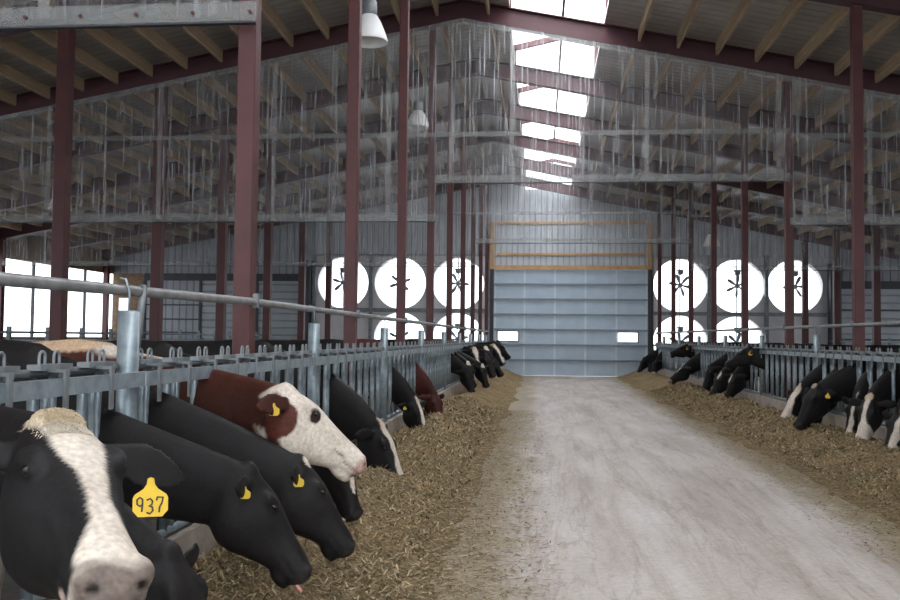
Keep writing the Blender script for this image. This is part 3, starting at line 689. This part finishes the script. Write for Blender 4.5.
def cow(label, side, py, P, Mz, yaw=0, roll=0, vox=.018, base=BLACK, blobs=(), blaze=None, nose=None, tags=(), bobj=(), eardir=None, zf=1.0, width=1.0, tagpos=None, tongue=False, tagtext=None, tuft=False, topline=None, lowwhite=False):
    fx = 1 if side == 'L' else -1
    py = min((g for sd_, g in gaps if sd_ == side), key=lambda g: abs(g-(py-.15)))
    pv = Vector((-2.02 if side == 'L' else 4.50, py, 0))
    bf = Vector((fx*math.cos(yaw), math.sin(yaw), 0)); bs = Vector((0,0,1)).cross(bf); UZ = Vector((0,0,1))
    def bw(x, y, z): return pv + bf*x + bs*y + UZ*z
    P = Vector(P); Mz = Vector(Mz); d = (Mz-P).normalized(); L = (Mz-P).length; sc = min(max(L/.555, .98), 1.2)
    up = (UZ - d*UZ.dot(d)).normalized(); hy = up.cross(d)
    R = Matrix.Rotation(roll, 3, d); up = R @ up; hy = R @ hy
    # the muzzle end is what is pinned
    O = Mz - d*(.555*sc) + up*(.07*sc)
    def hwp(x, y, z): return O + (d*x + hy*y + up*z)*sc
    mb = MB()
    W = width
    body = [(-2.38,1.18,.07,.12,.16), (-2.30,1.16,.16,.22,.26), (-2.1,1.10,.21,.33,.36), (-1.8,1.05,.235,.38,.42), (-1.45,1.04,.25,.39,.46), (-1.15,1.04,.24,.40,.46),
            (-.9,1.06,.21,.40,.44), (-.68,1.06,.17,.38,.42), (-.5,1.04,.14,.30,.34), (-.38,1.02,.09,.2,.24)]
    loft(mb, [(bw(x,0,z), bs, UZ, w*W, hu, hd) for x, z, w, hu, hd in body])
    # neck
    A = bw(-.85, 0, 1.12); Bm = bw(.0, 0, zf+.02); E = hwp(.03, 0, -.12)
    tE = (d*.35 - up*.1)
    rings = []; m = 12
    for i in range(m+1):
        t = i/m; p = A*(1-t)**2 + Bm*2*t*(1-t) + E*t*t; tg = (Bm-A)*2*(1-t) + (E-Bm)*2*t; tg.normalize()
        sv = (bs*(1-t) + hy*t); sv = (sv - tg*sv.dot(tg)).normalized(); uv = tg.cross(sv).normalized()
        if uv.dot(UZ*(1-t)+up*t) < 0: uv = -uv
        q = t**.8
        hh = .345*(1-q) + .15*sc*q; ww = .15*(1-q) + .078*sc*q
        if t < .75: ww = min(ww, .125)
        rings.append((p, sv, uv, ww, hh*(.96), hh*(1.05)))
    loft(mb, rings)
    # head
    loft(mb, [(hwp(x,0,(zt-zb)/2), hy, up, w*sc, (zt+zb)/2*sc, (zt+zb)/2*sc) for x, zt, zb, w in HEAD], n=24, e=2.5)
    for s in (1, -1):
        ball(mb, hwp(.165, s*.080, -.006), (.055*sc, .034*sc, .030*sc), hy, d, up)          # brow
        ball(mb, hwp(.12, s*.066, -.15), (.085*sc, .04*sc, .085*sc), hy, d, up)            # jaw muscle
        ball(mb, hwp(.505, s*.045, -.05), (.036*sc, .03*sc, .03*sc), hy, d, up)            # nostril wing
    ball(mb, hwp(.005, 0, .008), (.055*sc, .06*sc, .030*sc), hy, d, up)                        # poll
    ball(mb, hwp(.47, 0, -.17), (.06*sc, .05*sc, .028*sc), hy, d, up)                     # chin
    # ears
    th = max(.011, vox*.85)
    earinfo = {}
    for s in (1, -1):
        e0 = hwp(.045, s*.085, -.045)
        ed = (d*(-.18) + hy*(s*.95) + up*(-.22)).normalized()
        if eardir and s in eardir: ed = Vector(eardir[s]).normalized()
        wv = (d*.75 - up*.65); wv = (wv - ed*wv.dot(ed)).normalized(); nv = ed.cross(wv).normalized()
        if nv.dot(up+d) < 0: nv = -nv
        Le = .205*sc
        er = [(0, .028, 1.6), (.12, .036, 1.4), (.3, .052, 1), (.5, .06, 1), (.7, .055, 1), (.87, .036, 1), (1.0, .012, 1)]
        loft(mb, [(e0 + ed*(Le*t) + nv*(.012*math.sin(t*PI)), wv, nv, max(w_*sc, th), th*k, th*k) for t, w_, k in er], n=12, e=2)
        earinfo[s] = (e0, ed, wv, nv, Le)
    # legs
    for s in (1, -1):
        y = s*.12
        loft(mb, [(bw(-.62,y,1.0), bs, bf, .07, .13, .13), (bw(-.6,y,.78), bs, bf, .06, .09, .09), (bw(-.57,y,.6), bs, bf, .045, .055, .055), (bw(-.58,y,.48), bs, bf, .045, .05, .05),
                  (bw(-.58,y,.42), bs, bf, .038,.04,.04), (bw(-.6,y,.2), bs, bf, .03,.032,.032), (bw(-.6,y,.13), bs, bf, .038,.042,.038), (bw(-.57,y,.07), bs, bf, .042,.055,.045), (bw(-.56,y,0.0), bs, bf, .05,.075,.05)], n=12, e=2)
        y = s*.13
        loft(mb, [(bw(-2.02,y,1.1), bs, bf, .09, .2, .2), (bw(-1.98,y,.86), bs, bf, .08, .16, .16), (bw(-2.02,y,.7), bs, bf, .06, .1, .1), (bw(-2.16,y,.55), bs, bf, .042, .06, .06),
                  (bw(-2.2,y,.47), bs, bf, .04,.05,.055), (bw(-2.15,y,.3), bs, bf, .032,.036,.036), (bw(-2.13,y,.14), bs, bf, .04,.044,.04), (bw(-2.10,y,.07), bs, bf, .042,.055,.045), (bw(-2.08,y,0.0), bs, bf, .05,.075,.05)], n=12, e=2)
    ball(mb, bw(-1.88,0,.68), (.2,.15,.15), bs, bf, UZ)                                     # udder
    loft(mb, [(bw(-2.34,0,1.38), bs, bf, .03,.03,.03), (bw(-2.43,0,1.2), bs, bf, .026,.026,.026), (bw(-2.44,0,.85), bs, bf, .022,.022,.022), (bw(-2.43,0,.6), bs, bf, .035,.035,.035), (bw(-2.43,0,.42), bs, bf, .02,.02,.02)], n=8, e=2)
    basep = bw(-1.2, 0, 0)
    mb.v = [tuple(Vector(v)-basep) for v in mb.v]
    me0 = mb.mesh('raw', 'coat'); tmp = bpy.data.objects.new('tmp', me0); COL.objects.link(tmp)
    md = tmp.modifiers.new('r', 'REMESH'); md.mode = 'VOXEL'; md.voxel_size = vox
    sm = tmp.modifiers.new('s', 'SMOOTH'); sm.factor = .5; sm.iterations = 3 if vox > .015 else 6
    dg = bpy.context.evaluated_depsgraph_get(); me = bpy.data.meshes.new_from_object(tmp.evaluated_get(dg)); me.name = 'cow'
    bpy.data.objects.remove(tmp)
    nv_ = len(me.vertices); co = np.empty(nv_*3, 'f'); me.vertices.foreach_get('co', co); co = co.reshape(-1, 3)
    nr = np.empty(nv_*3, 'f'); me.vertices.foreach_get('normal', nr); nr = nr.reshape(-1, 3)
    wc = co + np.array(basep)
    H = (wc - np.array(O)) @ np.array([list(d), list(hy), list(up)]).T / sc
    Bc = (wc - np.array(pv)) @ np.array([list(bf), list(bs), list(UZ)]).T
    def disp(c, r, amt, sym=True):
        for s in ((1, -1) if sym else (1,)):
            q = (H - np.array([c[0], c[1]*s, c[2]]))/np.array(r); k = np.exp(-(q**2).sum(1)*1.5)
            co[:] -= nr*(k*amt*sc)[:, None]
    if vox < .02:
        disp((.53, .038, -.055), (.016, .014, .012), .014)      # nostrils
        disp((.19, .118, -.008), (.03, .03, .02), .010)         # eye sockets
        disp((.46, .07, -.112), (.07, .03, .008), .006)         # mouth line
        disp((.33, .085, -.07), (.07, .03, .04), .006)          # hollow cheek
    me.vertices.foreach_set('co', co.ravel())
    # paint
    ph = rng.uniform(0, 6, 9)
    def wob(A_, f): return (np.sin(A_[:,0]*f+ph[0]+1.7*np.sin(A_[:,1]*f*.7+ph[1])) + np.sin(A_[:,1]*f*1.3+ph[2]+1.5*np.sin(A_[:,2]*f*.8+ph[3])) + np.sin(A_[:,2]*f*1.1+ph[4]+1.3*np.sin(A_[:,0]*f*.9+ph[5])))/3
    fine = wob(wc, 140)*.35 + wob(wc, 60)*.5
    colr = np.tile(np.array(base), (nv_, 1)).astype('f')
    colr *= (1 + .25*wob(wc, 9))[:, None]
    headm = (H[:,0] > -.03) & (np.abs(H[:,1]) < .2) & (H[:,2] > -.3) & (H[:,2] < .12)
    def blend(mask, c): colr[:] = colr*(1-mask[:,None]) + np.array(c)*mask[:,None]
    def soft(dv, w_): return np.clip(.5 - dv/w_, 0, 1)
    ewall = np.abs(H[:,1]) > .115
    if topline: blend(soft(np.abs(Bc[:,1])/.09 - 1 + .5*wob(wc, 14) + (Bc[:,2] < 1.0)*4, .3)*(Bc[:,0] < .4), topline)
    if lowwhite: blend(soft(Bc[:,2]-.72+.1*wob(wc, 6), .03)*(Bc[:,0] < -.1), WHITE)
    for (sp_, cx, cy, cz, rx, ry, rz, c) in blobs:
        A_ = H if sp_ == 'h' else Bc
        q = (A_ - np.array([cx,cy,cz]))/np.array([rx,ry,rz]); dv = np.sqrt((q**2).sum(1)) - 1 + .16*wob(wc, 26 if sp_ == 'h' else 9) + .05*fine
        blend(soft(dv, .08), c)
    if blaze:
        xs_, ws_ = zip(*blaze[0]); off = blaze[1]
        wd = np.interp(H[:,0], xs_, ws_) + .010*wob(wc, 30) + .003*fine
        mk = soft(np.abs(H[:,1]-off) - wd, .008) * (H[:,2] > -.06-.1*(H[:,0] > .38)) * (H[:,0] > -.06) * (np.abs(H[:,1]) < .14) * (H[:,0] < .6)
        blend(mk, WHITE)
        # dirty cream toward poll
        k2 = mk*np.clip((.07-H[:,0])/.08, 0, 1)*.75; blend(k2, CREAM)
    eq = np.sqrt(((np.abs(H[:,1])-.112)/.04)**2 + ((H[:,0]-.19)/.032)**2 + ((H[:,2]+.004)/.024)**2); blend(soft(eq-1, .3)*(vox < .02)*.8, (.01,.009,.009))
    nc = nose or DARKNOSE
    nm_ = soft(.505 - H[:,0] + .35*np.clip(-.09-H[:,2], 0, 1) + .012*wob(wc, 40), .03)*headm
    blend(nm_*.85, nc)
    if nose: blend(nm_*np.clip(wob(wc, 55)*2-.3, 0, 1)*.8, DARKNOSE)
    for s in (1, -1):
        q = np.sqrt(((H[:,0]-.53)/.018)**2 + ((H[:,1]-s*.04)/.017)**2 + ((H[:,2]+.055)/.013)**2); blend(soft(q-1, .4)*headm, (.01,.008,.008))
    mth = np.exp(-((H[:,2]+.112-.02*(H[:,0] < .44))/.005)**2)*(H[:,0] > .37)*(H[:,0] < .58)*headm; blend(mth*.75*(vox < .02), (.015,.012,.012))
    # inner ear lighter hair
    colr4 = np.concatenate([np.clip(colr, .004, 1), np.ones((nv_, 1))], 1).astype('f')
    ca = me.color_attributes.new('col', 'FLOAT_COLOR', 'POINT'); ca.data.foreach_set('color', colr4.ravel())
    me.shade_smooth(); me.materials.clear(); me.materials.append(M['coat'])
    o = link('cow', me, None, basep); tag(o, label, 'cow', 'cows feeding along the ' + ('left' if side == 'L' else 'right') + ' fence')
    # eyes
    bv = BVHTree.FromPolygons([tuple(v) for v in co], [tuple(p.vertices) for p in me.polygons]) if vox < .03 else None
    for s in (1, -1):
        src = hwp(.19, s*.4, -.006) - basep
        hit = bv.ray_cast(src, (hy*-s)) if bv else (None,)
        if hit[0] is None: continue
        eb = MB(); ball(eb, hit[0] + hy*(-s*.0135*sc), (.020*sc, .018*sc, .017*sc), hy, d, up, 8)
        link('eye', eb.mesh('eye', 'eye', True), o)
    for s, k_, ss in tags:
        e0, ed, wv, nv, Le = earinfo[s]
        dn = -UZ
        c = e0 + ed*(Le*.5) + nv*(th+.006)
        face = Vector((.35 if side == 'L' else -.35, -1, .1)) if k_ == 'cam' else nv
        hang = Vector(face).normalized()
        tp = c - UZ*(.046*ss) + hang*.012
        if tagpos: tp = Vector(tagpos) - basep + hang*0
        else: tp = tp - basep*0
        make_tag(o, basep, tp if not tagpos else Vector(tagpos), (0, 0, 1) if not isinstance(k_, tuple) else k_, face, ss, tagtext)
    if tongue:
        eb = MB(); ball(eb, hwp(.555, -.02, -.125)-basep, (.03, .02, .012), hy, d, up, 8); link('tongue', eb.mesh('tongue', 'tongue', True), o)
    if tuft:
        V = []; F = []; C = []
        for i in range(2600):
            x = random.uniform(-.03, .10); y_ = random.gauss(0, .03)
            if abs(y_) > .062: continue
            hit = bv.ray_cast(hwp(x, y_, .3) - basep, -up)
            if hit[0] is None: continue
            p = hit[0]; dr = (up*random.uniform(.15,.5) + d*random.uniform(.3,1) + hy*random.gauss(0,.35)).normalized(); l = random.uniform(.008, .02)
            b0 = len(V); sw = dr.cross(up).normalized()*.0011
            V += [p-sw, p+sw, p+dr*l*.6+sw*.8-up*.002, p+dr*l*.6-sw*.8-up*.002, p+dr*l-up*.006]; F += [(b0,b0+1,b0+2,b0+3),(b0+3,b0+2,b0+4)]
            k = random.uniform(.7, 1.15); cc = (.56*k, .45*k, .30*k, 1) if x < .04 else (.6*k, .52*k, .42*k, 1); C += [cc]*5
        hm = bpy.data.meshes.new('hair_tuft'); hm.from_pydata([tuple(v) for v in V], [], F); hm.materials.append(M['blades'])
        ca = hm.color_attributes.new('col', 'FLOAT_COLOR', 'POINT'); ca.data.foreach_set('color', np.array(C, 'f').ravel())
        h = link('hair_tuft', hm, o); h['label'] = 'cream curly hair tuft on the forehead'
    return o
R_ = math.radians
bl = lambda *a: (list(a))
# left row, near to far
cow('black cow with broad white blaze and 937 ear tag, facing the camera', 'L', 3.056, (-1.265,2.24,1.175), (-.855,1.79,.945), yaw=R_(13), eardir={1:(.76,.50,-.34)}, tagpos=(-.872,1.97,1.115), vox=.0105,
    blaze=([(-.06,.06),(.0,.068),(.10,.062),(.17,.052),(.24,.030),(.32,.022),(.39,.032),(.45,.065),(.52,.09),(.6,.1)], .010), nose=(.10,.07,.062), tags=((1,'cam',1.0),), tagtext='937', tuft=True,
    blobs=[('h',.48,0,-.15,.07,.09,.05,(.5,.38,.32))], zf=1.02, roll=R_(-4))
cow('black cow bending low under the muzzle of the 937 cow, tag in its ear', 'L', 3.45, (-1.46,3.36,.62), (-1.16,3.28,.16), yaw=R_(8), vox=.0135, tags=((-1,'cam',.7),), zf=.98)
cow('all black cow stretching its neck low with a pink tongue showing', 'L', 4.236, (-1.385,4.05,.825), (-1.06,4.12,.37), roll=R_(-10), yaw=R_(3), vox=.0115, tags=((-1,'cam',.62),), tongue=True, zf=.88, lowwhite=True)
cow('black cow feeding in the gap below the red and white cow', 'L', 4.75, (-1.27,4.62,.76), (-.97,4.68,.36), roll=R_(-10), yaw=R_(-2), width=.9, vox=.013, tags=((-1,'cam',.7),),
    blobs=[('h',.02,-.03,.03,.035,.03,.03,WHITE)], zf=1.0)
cow('red and white cow holding its pale face up with a dark eye patch', 'L', 5.60, (-1.42,4.82,1.13), (-.95,4.90,.77), roll=R_(-8), yaw=R_(-3), eardir={-1:(-.55,-.8,-.05)}, vox=.0115, base=(.066,.021,.014), nose=(.5,.3,.26), tags=((-1,'cam',.75),), zf=1.05,
    blobs=[('h',.30,0,-.06,.36,.30,.24,WHITE), ('h',.06,-.13,-.15,.09,.10,.12,BROWN), ('h',.06,.13,-.15,.09,.10,.12,BROWN), ('h',.0,-.19,-.06,.10,.12,.1,(.05,.017,.013)), ('h',.0,.19,-.06,.10,.12,.1,BROWN),
           ('h',.20,-.12,-.02,.036,.06,.042,(.03,.012,.012)), ('h',.20,.12,-.02,.036,.06,.042,(.03,.012,.012)), ('b',-.1,0,.70,.8,.3,.10,WHITE), ('b',.2,0,.62,.5,.3,.16,WHITE), ('b',-1.3,0,1.5,.6,.3,.25,(.6,.42,.28))], topline=WHITE)
cow('black cow mostly hidden behind the pale muzzle of the red cow', 'L', 6.323, (-1.42,6.18,.70), (-1.24,6.08,.24), yaw=R_(-7), vox=.016, blobs=[('h',.30,0,.02,.1,.025,.06,WHITE)])
cow('black cow with a narrow white blaze eating, alone past the red cow', 'L', 8.803, (-1.61,8.55,.64), (-1.265,8.45,.03), vox=.016, roll=R_(0),
    blaze=([(-.06,.02),(.0,.035),(.1,.04),(.3,.03),(.42,.04),(.5,.055),(.6,.06)], .0), nose=(.3,.2,.18))
cow('black cow with small ear tag, next beyond the narrow-blazed cow on the left', 'L', 12.463, (-1.74,12.3,.58), (-1.52,12.15,.08), vox=.019, tags=((-1,'cam',.6),), blaze=([(-.06,.02),(.2,.03),(.5,.04)], .0))
cow('dark brown cow eating at the left fence', 'L', 14.823, (-1.76,14.7,.54), (-1.54,14.5,.05), vox=.019, base=(.07,.022,.018))
far = dict(vox=.022)
bz = ([(-.06,.06),(.15,.055),(.3,.03),(.5,.04),(.6,.05)], 0)
cow('nearest black cow of the far left cluster, head down at the fence', 'L', 21.357, (-1.72,21.0,.86), (-1.5,20.7,.34), tags=((-1,'cam',.8),), blobs=[('h',.03,0,.03,.06,.05,.05,WHITE)], **far)
cow('black cow of the far left cluster with a small white forehead spot', 'L', 22.144, (-1.45,21.9,.80), (-1.25,21.7,.30), blobs=[('h',.04,0,.03,.06,.06,.05,WHITE)], **far)
cow('far left cluster cow showing a broad white forehead toward the lane', 'L', 23.05, (-1.66,22.5,1.17), (-1.50,22.1,.72), blaze=bz, **far)
cow('far left cluster cow with white crown, behind the white forehead', 'L', 24.6, (-1.50,23.9,1.20), (-1.18,23.6,.66), blobs=[('h',.02,0,.03,.09,.07,.05,WHITE)], **far)
cow('far left cluster cow with white stripe, second from the big door', 'L', 26.05, (-1.36,25.5,1.24), (-1.0,25.2,.74), blaze=bz, **far)
cow('black cow nearest the big door on the left side, white cheek stripe', 'L', 27.497, (-1.30,27.1,1.33), (-.88,27.0,.88), blaze=([(-.06,.03),(.2,.03),(.35,.06),(.6,.03)], .03), **far)
cow('all black cow of the far left cluster, neck hanging beside its nearest cow', 'L', 20.7, (-1.68,20.5,.74), (-1.50,20.3,.22), **far)
cow('black cow in the thick of the far left cluster, head between two white-marked ones', 'L', 23.9, (-1.45,23.3,1.0), (-1.15,23.0,.50), **far)
cow('black cow of the far left cluster reaching farthest down into the lane', 'L', 25.3, (-1.35,24.7,.92), (-1.0,24.5,.46), **far)
# right row, far to near
cow('black cow at the right fence closest to the big door', 'R', 35.21, (4.04,35.2,.74), (3.74,35.1,.24), **far)
cow('black cow with a pale chin, second from the big door on the right', 'R', 34.03, (4.36,33.9,.72), (4.1,33.8,.2), blobs=[('h',.5,0,-.1,.1,.1,.08,WHITE)], **far)
cow('black cow on the right lifting its head level, white nose tip', 'R', 27.103, (4.28,26.9,1.27), (3.73,26.85,1.05), tags=((1,'cam',.8),), zf=1.05, nose=WHITE, **far)
cow('black cow on the right reaching down below the level head', 'R', 26.196, (4.16,26.2,.70), (3.64,26.1,.30), blobs=[('h',.2,.04,.04,.1,.02,.05,WHITE)], nose=WHITE, **far)
cow('black cow with brownish crown, farthest of the right middle bunch', 'R', 22.536, (4.2,22.3,.88), (3.9,22.2,.26), nose=(.4,.33,.28), **far)
cow('black cow with white forehead dash, second of the right middle bunch', 'R', 21.357, (4.16,21.0,.72), (3.83,20.8,.20), blobs=[('h',.1,.02,.04,.09,.025,.05,WHITE)], vox=.02)
cow('black cow with white dash, nose low at near side of right middle bunch', 'R', 20.177, (4.26,20.0,.76), (3.97,19.9,.20), blobs=[('h',.14,-.02,.04,.09,.025,.05,WHITE)], vox=.02)
cow('large black cow with yellow tag holding its head level, right middle bunch', 'R', 18.876, (4.28,18.85,1.28), (3.76,18.9,.98), tags=((1,'cam',1.0),), zf=1.05, vox=.02)
cow('black cow with white face front, first beyond the big tagged black cow', 'R', 15.216, (4.24,15.2,.66), (3.87,15.0,.18), blaze=([(-.06,.045),(.2,.05),(.5,.06),(.6,.07)], .02), vox=.018)
cow('black cow whose neck only shows behind the big tagged black cow', 'R', 14.43, (4.36,14.3,.76), (4.12,14.2,.26), yaw=R_(-7), width=.9, vox=.02)
cow('big all black cow with yellow tag, head down over the right feed', 'R', 13.643, (4.05,13.5,.84), (3.66,13.35,.24), tags=((1,'cam',.9),), yaw=R_(-4), width=.85, vox=.016, blobs=[('h',.0,.0,.03,.04,.04,.04,(.4,.3,.25))])
cow('black cow with white stripe down its face beside the big tagged cow', 'R', 13.25, (4.40,12.95,.70), (4.17,12.8,.12), yaw=R_(5), width=.85, blaze=([(-.06,.0),(.2,.018),(.5,.045),(.6,.06)], .02), vox=.016)
cow('black cow with cream poll and broad white muzzle, second from right edge', 'R', 12.463, (4.22,12.0,.74), (3.98,11.75,.22), vox=.015, nose=(.35,.25,.22),
    yaw=R_(8), blaze=([(-.06,.02),(.15,.022),(.3,.03),(.38,.06),(.6,.08)], .0), blobs=[('h',.46,0,-.06,.13,.2,.2,WHITE), ('h',-.0,0,.03,.05,.05,.05,CREAM), ('h',.5,0,-.17,.08,.12,.05,BLACK)])
cow('black cow with white cheek edge cut by the right picture edge', 'R', 11.676, (4.38,11.4,.62), (4.08,11.2,.10), blaze=([(-.06,.01),(.2,.025),(.5,.045),(.6,.05)], .05), vox=.015)

# ------------------------------------------------------------------ light
w = bpy.data.worlds.new('World'); SC.world = w; w.use_nodes = True
bg = w.node_tree.nodes['Background']; bg.inputs[0].default_value = (.90, .95, 1.0, 1); bg.inputs[1].default_value = 3.1
def area(name, loc, rot, sx, sy, e, c=(.95, .97, 1)):
    l = bpy.data.lights.new(name, 'AREA'); l.shape = 'RECTANGLE'; l.size = sx; l.size_y = sy; l.energy = e; l.color = c
    o = bpy.data.objects.new(name, l); COL.objects.link(o); o.location = loc; o.rotation_euler = rot; return o
area('skylight_daylight', (.3, 16.7, 8.95), (0, 0, 0), 1.7, 38, 1600)
sun = bpy.data.lights.new('overcast_sun', 'SUN'); sun.energy = .8; sun.angle = .6
o = bpy.data.objects.new('overcast_sun', sun); COL.objects.link(o); o.rotation_euler = (R_(25), R_(10), 0); o.location = (0, 0, 30)

# ------------------------------------------------------------------ camera
yw, pt, rl = .1002, .0416, .011
F_ = Vector((-math.sin(yw)*math.cos(pt), math.cos(yw)*math.cos(pt), math.sin(pt)))
Rr = F_.cross(Vector((0,0,1))).normalized(); Uu = Rr.cross(F_)
r2 = Rr*math.cos(rl) + Uu*math.sin(rl); u2 = -Rr*math.sin(rl) + Uu*math.cos(rl)
cam = bpy.data.cameras.new('camera'); cam.sensor_width = 36; cam.lens = 36; cam.clip_start = .05; cam.clip_end = 300
co_ = bpy.data.objects.new('camera', cam); COL.objects.link(co_)
Mx = Matrix((r2, u2, -F_)).transposed().to_4x4(); Mx.translation = (0, 0, 1.49); co_.matrix_world = Mx
SC.camera = co_
SC.view_settings.view_transform = 'Standard'; SC.view_settings.look = 'None'; SC.view_settings.exposure = 0
SC.cycles.transparent_max_bounces = 24
